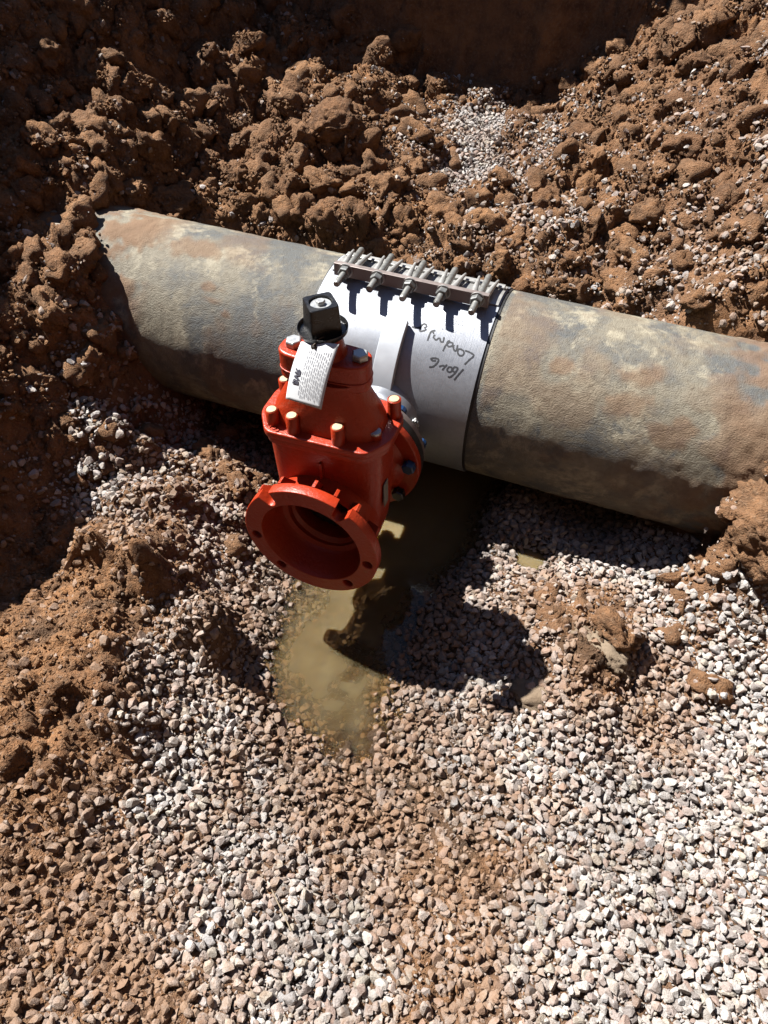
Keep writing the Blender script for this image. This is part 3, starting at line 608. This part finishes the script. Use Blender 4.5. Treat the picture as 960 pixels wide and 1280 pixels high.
bm = bmesh.new(); loft(bm, [sup(.084, .034, z, 3.2) for z in (.303, .360)]); obj_bm('seal_plate', bm, M['red'], gv, bevel=.004)
bm = bmesh.new(); loft(bm, [sup(.085, .036, z, 3.2) for z in (.322, .3245)]); obj_bm('seal_plate_joint', bm, M['red'], gv, bevel=.0008)
for sx in (-1, 1):
    bm = bmesh.new(); lathe(bm, [(.0, .373), (.0130, .373), (.0155, .370), (.0155, .3605), (.0, .3605)], (.004+sx*.062, 0, 0), (0, 0, 1), 6, phase=.35); obj_bm('cap_bolt', bm, M['zinc'], gv, smooth=False, bevel=.001)
bm = bmesh.new(); lathe(bm, [(.040, .360), (.036, .368), (.032, .395), (.0, .395)], n=40); obj_bm('stem_collar', bm, M['red'], gv)
bm = bmesh.new(); lathe(bm, [(.0, .4005), (.024, .4005), (.039, .404), (.0425, .411), (.0435, .411), (.0425, .403), (.037, .3970), (.0, .395)][::-1], n=48); obj_bm('dust_skirt', bm, M['black'], gv)
# operating nut: square, tapered, with a round recess and a centre bolt
def sq(h, z, n=32, rot=41, e=9):
    c, s = math.cos(R_(rot)), math.sin(R_(rot)); return [(x*c-y*s, x*s+y*c, z) for x, y, z in sup(h, h, z, e, n)]
bm = bmesh.new()
def cir3(r, z, n=32, rot=41): return [(r*math.cos(R_(rot)+2*math.pi*i/n), r*math.sin(R_(rot)+2*math.pi*i/n), z) for i in range(n)]
loft(bm, [sq(.0275, .402), sq(.0250, .456), sq(.0240, .4572), cir3(.0195, .4572), cir3(.0190, .450), cir3(.004, .450)]); obj_bm('operating_nut', bm, M['black'], gv, angle=35)
bm = bmesh.new(); lathe(bm, [(.0, .4530), (.0175, .4530), (.0180, .4502)], n=32, cap=False); w_ = obj_bm('nut_washer', bm, M['zinc'], gv)
bm = bmesh.new(); lathe(bm, [(.0, .460), (.0072, .460), (.0083, .458), (.0083, .4530)], n=6, cap=False); obj_bm('nut_bolt', bm, M['zinc'], gv, smooth=False, bevel=.0006)
# bolt bosses round the bonnet, each plugged with filler
for bx, by, z1, m_, rr in ((-.094, -.050, .244, 'wax', .0125), (-.048, -.060, .250, 'wax', .0125), (.042, -.062, .250, 'wax', .0125), (.112, .042, .252, 'wax', .0130), (-.110, .040, .244, 'wax', .0125), (.100, -.028, .226, 'zinc', .0115), (.0, .066, .250, 'wax', .0125)):
    bm = bmesh.new(); lathe(bm, [(rr*1.12, .202), (rr*1.05, .217), (rr, .222), (rr, z1), (rr*.86, z1+.0015), (rr*.80, z1-.001), (.0, z1-.001)], (bx, by, 0), n=28); b_ = obj_bm('bolt_boss', bm, M['red'], gv, angle=50)
    bm = bmesh.new(); lathe(bm, [(rr*(.84 if m_ == 'wax' else 1.0), z1-.001), (rr*(.70 if m_ == 'wax' else .96), z1+(.0022 if m_ == 'wax' else .004)), (.0, z1+(.0030 if m_ == 'wax' else .004))], (bx, by, 0), n=20, cap=False); obj_bm('bolt_plug', bm, M[m_], b_)
# cast lettering on the front edge of the bonnet flange
me = text_mesh('2155', .017, .001); me.transform(Matrix.Translation((-.088, -.064, .2155)) @ Matrix.Rotation(R_(-22), 4, 'Z')); me.materials.append(M['red'])
link(bpy.data.objects.new('cast_lettering', me), gv)
bm = bmesh.new(); box(bm, (.1145, -.030, .035), (.1160, -.008, .095)); obj_bm('sticker', bm, M['sticker'], gv)

# paper tag wired to the stem
tg = empty('paper_tag'); tag(tg, 'white printed paper tag hanging from the black nut of the valve', 'tag')
TAGP = [Vector(p) for p in ((-.040, -.518, .397), (.028, -.516, .409), (-.042, -.588, .3290), (.026, -.590, .3270))]   # top left, top right, bottom left, bottom right
def tag_pt(u, v, off=0.0):
    a = TAGP[0].lerp(TAGP[1], u); b = TAGP[2].lerp(TAGP[3], u); p = a.lerp(b, v); nrm = ((TAGP[1]-TAGP[0]).cross(TAGP[2]-TAGP[0])).normalized()
    if nrm.y > 0: nrm = -nrm
    return p+nrm*(off+.007*math.sin(math.pi*v)+.004*math.sin(math.pi*u)+.006*v*v*(u-.4))
def tag_grid(bm, off, u0, u1, v0, v1, nu, nv):
    g = [[bm.verts.new(tag_pt(u0+(u1-u0)*i/nu, v0+(v1-v0)*j/nv, off)) for i in range(nu+1)] for j in range(nv+1)]
    for j in range(nv):
        for i in range(nu): bm.faces.new((g[j][i], g[j][i+1], g[j+1][i+1], g[j+1][i]))
bm = bmesh.new(); tag_grid(bm, 0, 0, 1, 0, 1, 10, 20); o = obj_bm('sheet', bm, M['paper'], tg); sm = o.modifiers.new('thick', 'SOLIDIFY'); sm.thickness = .0005; sm.offset = 0
bm = bmesh.new(); pr = random.Random(3)
for i in range(11):
    u = .34+i*.055; v = .14+pr.uniform(0, .06)
    while v < .90:
        w = pr.uniform(.02, .09); tag_grid(bm, .0009, u, u+.012, v, min(v+w, .93), 1, 4); v += w+pr.uniform(.008, .03)
obj_bm('small_print', bm, M['print'], tg)
me = text_mesh('BVR', .27, 0.0, .012); bm = bmesh.new(); bm.from_mesh(me); bmesh.ops.triangulate(bm, faces=bm.faces[:])
for v in bm.verts:
    x, y = v.co.x, v.co.y; v.co = tag_pt(.20+y*.8, .60-x*.55, .0016)
obj_bm('bold_print', bm, M['print_dark'], tg, smooth=False)
bm = bmesh.new(); p_ = tag_pt(.42, .07, .0); tube(bm, [p_+Vector((.003, -.004, -.004)), p_+Vector((0, -.005, .004)), p_+Vector((.004, .012, .008)), p_+Vector((.012, .028, .006))], .0012, 6); obj_bm('tie_wire', bm, M['wire'], tg)
bm = bmesh.new(); lathe(bm, [(.0022, .0), (.0052, .0), (.0052, .0012), (.0022, .0012)], p_+Vector((0, -.0018, 0)), (0, -.85, .5), 16, cap=False); obj_bm('eyelet', bm, M['wire'], tg)

# ------------------------------------------------------------------ loose stones and clods
def ico(sub):
    bm = bmesh.new(); bmesh.ops.create_icosphere(bm, subdivisions=sub, radius=1.0)
    V = np.array([v.co[:] for v in bm.verts]); F = np.array([[v.index for v in f.verts] for f in bm.faces]); bm.free(); return V, F
def stone_shape(k, sub=2):
    r = np.random.default_rng(100+k); V, F = ico(sub); V = V.copy()
    for _ in range(8):                                    # chop planes off: crushed rock
        n = r.normal(size=3); n /= np.linalg.norm(n); d = r.uniform(.34, .74); s = V@n; V -= np.outer(np.clip(s-d, 0, None), n)
    V *= 1+.05*noise(V[:, 0]*3+k, V[:, 1]*3, V[:, 2]*3, s=k)[:, None]
    return V*np.array((1.0, r.uniform(.52, .95), r.uniform(.45, .85)))*1.40, F
def worley3(P, s):
    I = np.floor(P); d = np.full(len(P), 9.0)
    for a in (-1, 0, 1):
        for b in (-1, 0, 1):
            for e in (-1, 0, 1):
                q = I+np.array((a, b, e)); o = q+np.stack([_h(q[:, 0], q[:, 1], q[:, 2], s+k) for k in range(3)], -1); d = np.minimum(d, ((o-P)**2).sum(1))
    return np.sqrt(d)
def clod_shape(k, sub):
    """a crumbly clod: lumps on lumps, with a broken outline"""
    r = np.random.default_rng(300+k); V, F = ico(sub); o = r.uniform(0, 50, 3); q = V+o; V = V.copy()
    for _ in range(5):
        n = r.normal(size=3); n /= np.linalg.norm(n); s = V@n; V -= np.outer(np.clip(s-r.uniform(.45, .8), 0, None), n)*.8
    d = .82+.34*fbm(q[:, 0]*1.3, q[:, 1]*1.3, q[:, 2]*1.3, o=2, s=k)
    d += .30*np.sqrt(np.clip(1-(worley3(q*2.1, k)/.8)**2, 0, 1))
    if sub > 2: d += .22*np.sqrt(np.clip(1-(worley3(q*4.7, k+7)/.75)**2, 0, 1))-.09
    if sub > 3: d += .13*np.sqrt(np.clip(1-(worley3(q*10, k+9)/.75)**2, 0, 1))-.05+.05*noise(q[:, 0]*16, q[:, 1]*16, q[:, 2]*16, s=k+11)
    return V*d[:, None]*np.array((1, r.uniform(.75, 1), r.uniform(.55, .85))), F
def rotmats(n, up, tilt):
    """random spin about an axis leaning randomly from `up`"""
    z = up/np.linalg.norm(up, axis=1, keepdims=True)+rng.normal(size=(n, 3))*tilt; z /= np.linalg.norm(z, axis=1, keepdims=True)
    a = rng.normal(size=(n, 3)); x = np.cross(a, z); x /= np.linalg.norm(x, axis=1, keepdims=True); return np.stack([x, np.cross(z, x), z], 2)
def joined(name, lib, which, pos, rot, sc, mat, parent, attrs, smooth):
    VV, FF, AA, off = [], [], {k: [] for k in attrs}, 0
    for k, (V, F) in enumerate(lib):
        m = np.where(which == k)[0]
        if not len(m): continue
        v = np.einsum('nij,nvj->nvi', rot[m], V[None]*sc[m][:, None, None])+pos[m][:, None]
        VV.append(v.reshape(-1, 3)); FF.append((F[None]+(np.arange(len(m))*len(V))[:, None, None]+off).reshape(-1, 3)); off += len(m)*len(V)
        for a in attrs: AA[a].append(np.repeat(attrs[a][m], len(V), axis=0))
    o = mesh_np(name, np.concatenate(VV), np.concatenate(FF), mat, parent, smooth, {a: np.concatenate(AA[a]) for a in AA}); o['kind'] = 'stuff'; return o
def seen(x, y, z, m=.22):
    d = np.stack([x, y, z], -1)-CAM; w = d@np.array(cf); u = d@np.array(cr)/w; v = d@np.array(cdn)/w
    return (w > .2) & (np.abs(u) < .52+m) & (np.abs(v) < .693+m)

def darts(n, rmin, rmax, dens, packed, cell=.02, over=.80):
    """random spots without much overlap; `packed` holds what is already placed, per cell"""
    X = rng.uniform(-1.35, 1.2, n); Y = rng.uniform(-1.6, 1.38, n); r = rmin*(rmax/rmin)**(rng.random(n)**2.0); keep = (rng.random(n) < dens(X, Y)) & seen(X, Y, samp(Hc, X, Y), .12)
    X, Y, r = X[keep], Y[keep], r[keep]; o = np.argsort(-r) if packed is not None else np.arange(len(X)); X, Y, r = X[o], Y[o], r[o]; out = []
    for i in range(len(X)):
        x, y, q = X[i], Y[i], r[i]; cx, cy = int(x//cell), int(y//cell); ok = True
        for a in range(cx-2, cx+3):
            for b in range(cy-2, cy+3):
                for (u, v, s) in packed.get((a, b), ()):
                    if (u-x)**2+(v-y)**2 < ((s+q)*over)**2: ok = False; break
                if not ok: break
            if not ok: break
        if ok: packed.setdefault((cx, cy), []).append((x, y, q)); out.append(i)
    return X[out], Y[out], r[out]
def hidden(x, y, z):                                       # inside the pipe, the valve or under the branch
    return ((np.hypot(y, z) < .235) & (np.abs(x) < 1.3)) | ((np.abs(x) < .13) & (y < -.2) & (y > -.63) & (z > -.15))
# --- soil clods
spoil = empty('soil_spoil'); tag(spoil, 'crumbly brown soil clods heaped over the banks', 'soil', kind='stuff')
def dc0(x, y): return np.clip(1.1-samp(Gc, x, y)*1.5, .02, 1)*(samp(Kc, x, y) < .75)
def dc(x, y): return dc0(x, y)*np.where((y > .2) | (x < -.6) | (x > .7), 1.0, .35)
pk4 = {}
cx, cy, crd = darts(30000, .0075, .052, dc, pk4, cell=.05, over=.58)
pc = np.c_[cx, cy, samp(Hc, cx, cy)-crd*.18]; kc = ~((np.hypot(pc[:, 1], pc[:, 2]) < .25+crd*.6) & (np.abs(pc[:, 0]) < .74)) & ~hidden(*pc.T) & seen(*pc.T)
inw = (pc[:, 2] < WATER_Z+.03) & (np.abs(pc[:, 0]-.1) < .4) & (pc[:, 1] < 0); kc &= ~inw & ~((pc[:, 1] < -.55) & (crd > .015))
pc, crd = pc[kc], crd[kc]
# clods that have rolled against the ends of the pipe
add = np.array([(-.80, -.10, .215, .030), (-.755, -.155, .165, .030), (-.695, -.215, .085, .028), (-.86, -.04, .235, .036), (-.65, -.25, .02, .028), (-.78, -.21, .15, .040), (-.88, .06, .235, .04),
                (-.78, -.16, .20, .04), (-.70, -.27, .07, .036), (.86, -.09, .225, .03), (.90, .02, .245, .04), (.84, .10, .235, .03), (.83, -.20, .12, .035), (.79, -.24, .03, .04), (.91, -.16, .2, .05)])
pc = np.r_[pc, add[:, :3]]; crd = np.r_[crd, add[:, 3]]; rc = rotmats(len(pc), slope(pc[:, 0], pc[:, 1]), .6)
cl_big = [clod_shape(k, 4) for k in range(9)]; cl_mid = [clod_shape(k+20, 3) for k in range(10)]; cl_small = [clod_shape(k+40, 2) for k in range(14)]; cl_tiny = [clod_shape(k+60, 1) for k in range(14)]
def to_mesh(lib, nm):
    out = []
    for V, F in lib:
        me = bpy.data.meshes.new(nm); me.from_pydata(V.tolist(), [], F.tolist()); me.materials.append(M['clod']); me.polygons.foreach_set('use_smooth', np.ones(len(F), bool)); out.append(me)
    return out
mb, mm = to_mesh(cl_big, 'clod'), to_mesh(cl_mid, 'clod')
dist = np.linalg.norm(pc-CAM, axis=1); size = np.where(seen(*pc.T, m=-.02), crd/dist, 0); order = np.argsort(-size)
for q, i in enumerate(order[:290]):
    lib = mb if q < 110 else mm; o = bpy.data.objects.new('clod', lib[int(rng.integers(0, len(lib)))])
    m = Matrix((rc[i]*crd[i]*1.05).tolist()).to_4x4(); m.translation = Vector(pc[i]); o.matrix_world = m; link(o, spoil)
rest = order[290:]
joined('small_clods', cl_small, rng.integers(0, len(cl_small), len(rest)), pc[rest], rc[rest], crd[rest], M['clod'], spoil, {'wet': samp(Wc, pc[rest][:, 0], pc[rest][:, 1])}, True)
# a second height map with the clods on it, so that chips and crumbs lie on top of them
Hs = Hc.copy()
for (x, y, z), r in zip(pc, crd):
    i0, i1 = int((x-r+1.55)/ST), int((x+r+1.55)/ST)+1; j0, j1 = int((y-r+1.65)/ST), int((y+r+1.65)/ST)+1
    if i0 < 0 or j0 < 0 or i1 >= nxc or j1 >= nyc: continue
    dx = (np.arange(i0, i1+1)*ST-1.55-x)/r; dy = (np.arange(j0, j1+1)*ST-1.65-y)/r; q = 1-dx[None]**2-dy[:, None]**2
    Hs[j0:j1+1, i0:i1+1] = np.maximum(Hs[j0:j1+1, i0:i1+1], np.where(q > .05, z+.62*r*np.sqrt(np.clip(q, 0, 1)), -9))
# --- gravel
sl_lib = [stone_shape(k, 2) for k in range(26)]; ss_lib = [stone_shape(k+60, 1) for k in range(16)]
pk = {}
def dg(x, y): g = samp(Gc, x, y); return (1-.55*sstep(.2, .4, y)*(g < .75))*np.where(g > .12, np.clip(g*1.35-.12, 0, 1)**1.25, .02+.3*g)*(samp(Kc, x, y) < .5)
gx1, gy1, gr1 = darts(480000, .0028, .0118, dg, pk, cell=.0105, over=.64)
def stone_cols(x, y, n):
    """clean colour, how muddy, how dry"""
    tone = np.clip(samp(Tc, x, y)+.12*fbm(x*14, y*14, o=2, s=44)+rng.normal(size=n)*.07, 0, 1)
    pal = np.array([(.66, .62, .58), (.72, .69, .66), (.63, .59, .55), (.62, .53, .49), (.57, .56, .56), (.65, .60, .52), (.45, .41, .39), (.74, .71, .68), (.69, .63, .60), (.52, .40, .35)])
    c = pal[rng.integers(0, len(pal), n)]*rng.uniform(.80, 1.10, (n, 1))*ALBEDO*1.20
    wet = samp(Wc, x, y); c = c*(1-.42*wet[:, None]); return c, tone, 1-wet*.9
def lay(x, y, r, lift):
    z = samp(Hs, x, y)+r*(lift-.55*np.clip(samp(Tc, x, y)*1.4-.35, 0, 1)); return np.c_[x, y, z]
def dryspot(x, y):                                        # few stones stand in the deep water
    h = samp(Hc, x, y); a = (np.abs(x-.415) < .09) & (np.abs(y+.30) < .08) & (h < -.260); b = (h < WATER_Z-.045) & (np.abs(x-.12) < .35) & (y < .1)
    return ~((a | b) & (rng.random(len(x)) < .85))
p1 = lay(gx1, gy1, gr1, .30); k1 = ~hidden(*p1.T) & seen(*p1.T) & dryspot(gx1, gy1)
p1, r1 = p1[k1], gr1[k1]; n1 = len(p1)
pk2 = {}
gx2, gy2, gr2 = darts(130000, .0031, .0095, lambda x, y: dg(x, y)**1.6*.8, pk2, cell=.0105, over=.95)
p2 = lay(gx2, gy2, gr2, .95); p2[:, 2] += .004; k2 = ~hidden(*p2.T) & seen(*p2.T) & dryspot(gx2, gy2); p2, r2 = p2[k2], gr2[k2]
P = np.r_[p1, p2]; RR = np.r_[r1, r2]; n = len(P)
ROT = rotmats(n, slope(P[:, 0], P[:, 1]), .30); COL, MUD, DRY = stone_cols(P[:, 0], P[:, 1], n)
gravel_bed = empty('gravel_bed'); tag(gravel_bed, 'pale crushed gravel spread over the pit floor', 'gravel', kind='stuff')
# the 300 stones that show largest are objects of their own
dist = np.linalg.norm(P-CAM, axis=1); vis = seen(*P.T, m=-.03) & (np.abs(P[:, 1]+.5) < 1.2)
size = np.where(vis, RR/dist, 0); big = np.argsort(-size)[:300]; bigm = np.zeros(n, bool); bigm[big] = True
st_mesh = []
for k, (V, F) in enumerate(sl_lib):
    me = bpy.data.meshes.new('stone'); me.from_pydata(V.tolist(), [], F.tolist()); me.materials.append(M['stone']); st_mesh.append(me)
for i in big:
    o = bpy.data.objects.new('stone', st_mesh[int(rng.integers(0, len(st_mesh)))]); m = Matrix((ROT[i]*RR[i]).tolist()).to_4x4(); m.translation = Vector(P[i]); o.matrix_world = m
    o.color = (*COL[i], DRY[i]); o.pass_index = int(MUD[i]*100); link(o, gravel_bed)
rest = np.where(~bigm)[0]; w = rng.integers(0, len(sl_lib), len(rest)); near = (dist[rest] < 2.3) & (RR[rest] > .0056)
a_ = rest[near]; joined('gravel', sl_lib, w[near], P[a_], ROT[a_], RR[a_], M['gravel'], gravel_bed, {'col': COL[a_], 'mud': MUD[a_], 'dry': DRY[a_]}, False)
# small chips between the stones and over the soil, distant stones
pk3 = {}
gx3, gy3, gr3 = darts(60000, .0016, .0034, lambda x, y: np.clip(dg(x, y)*.85+.10, 0, 1)*(samp(Kc, x, y) < .4), pk3, cell=.01, over=.9)
p3 = lay(gx3, gy3, gr3, .5); p3[:, 2] += .003*rng.random(len(p3))*samp(Gc, gx3, gy3); k3 = ~hidden(*p3.T) & seen(*p3.T, m=.1); p3, r3 = p3[k3], gr3[k3]
b_ = rest[~near]; P3_ = np.r_[p3, P[b_]]; R3_ = np.r_[r3, RR[b_]]; c3, m3, d3 = stone_cols(P3_[:, 0], P3_[:, 1], len(P3_))
joined('gravel_chips', ss_lib, rng.integers(0, len(ss_lib), len(P3_)), P3_, rotmats(len(P3_), slope(P3_[:, 0], P3_[:, 1]), .5), R3_, M['gravel'], gravel_bed, {'col': c3, 'mud': m3, 'dry': d3}, False)

pk5 = {}
tx, ty, tr_ = darts(230000, .0024, .0085, lambda x, y: dc0(x, y)*.95, pk5, cell=.015, over=.78)
pt = lay(tx, ty, tr_, .35); kt = ~((np.hypot(pt[:, 1], pt[:, 2]) < .24) & (np.abs(pt[:, 0]) < .74)) & ~hidden(*pt.T) & seen(*pt.T, m=.1) & ~((pt[:, 2] < WATER_Z+.02) & (np.abs(pt[:, 0]-.1) < .4) & (pt[:, 1] < 0)); pt, tr_ = pt[kt], tr_[kt]
joined('crumbs', cl_tiny, rng.integers(0, len(cl_tiny), len(pt)), pt, rotmats(len(pt), slope(pt[:, 0], pt[:, 1]), .6), tr_, M['clod'], spoil, {'wet': samp(Wc, pt[:, 0], pt[:, 1])}, False)

# --- lumps that stand out
def lump(name, label, cat, k, loc, sc, rotz=0, mat='clod', sub=5, flat=None):
    V, F = clod_shape(k, sub); q = V*9; V = V*.6+.4*V/np.linalg.norm(V, axis=1, keepdims=True)*.85; V = V*(1+.06*fbm(q[:, 0], q[:, 1], q[:, 2], o=3, s=k+31)[:, None])
    o = mesh_np(name, V*np.array(sc), F, M[mat]); o.location = loc; o.rotation_euler = (0, 0, R_(rotz)); return tag(o, label, cat)
t = NT('mud_rock'); f = t.noise(12, 5); t.set(Base_Color=t.mix(t.ramp(f, (.35, 0.), (.7, 1.)), (.24, .165, .10), (.36, .27, .18)), Roughness=.9, Normal=t.bump(t.noise(70, 6, .7), .006)); M['mudrock'] = t.m
lump('soil_lump', 'big brown soil lump wedged under the buried end of the pipe', 'soil lump', 21, (.87, -.27, .02), (.105, .10, .105), 20)
lump('flat_rock', 'flat muddy tan slab lying in the gravel at the tip of the valve shadow', 'rock', 7, (.535, -.635, -.222), (.08, .06, .036), 25, 'mudrock', 4)
lump('mud_lump', 'rough grey brown mud lump behind the flat tan slab', 'mud lump', 26, (.60, -.54, -.185), (.075, .062, .055), -35, 'mudrock', 5)
lump('soil_lump', 'rounded soil boulder on the bank in the shaded corner of the pit', 'soil lump', 15, (-1.26, .62, .50), (.14, .12, .12), 10)
lump('soil_lump', 'squat soil boulder behind the pipe among the clods', 'soil lump', 18, (-.50, .70, .24), (.10, .09, .085), 70)

# --- dry roots and straw
def strand(name, label, pts, r, mat):
    bm = bmesh.new(); tube(bm, pts, r, 6); tag(obj_bm(name, bm, mat), label, 'root')
M['root'] = mat_plain('dry_root', (.42, .33, .22), .8, 0, .2, 200)
strand('dry_root', 'thin pale root sticking up from the soil by the far gravel heap', [(-.25, .95, .17), (-.24, .94, .22), (-.245, .93, .27), (-.25, .925, .30)], [.0016, .0014, .0012, .0008], M['root'])
x0, y0 = .16, -1.17; strand('straw', 'thin dry straw lying on the gravel in front', [(x0+.014*i, y0-.011*i, float(samp(Hc, np.array([x0+.014*i]), np.array([y0-.011*i]))[0])+.016) for i in range(5)], .0011, M['root'])
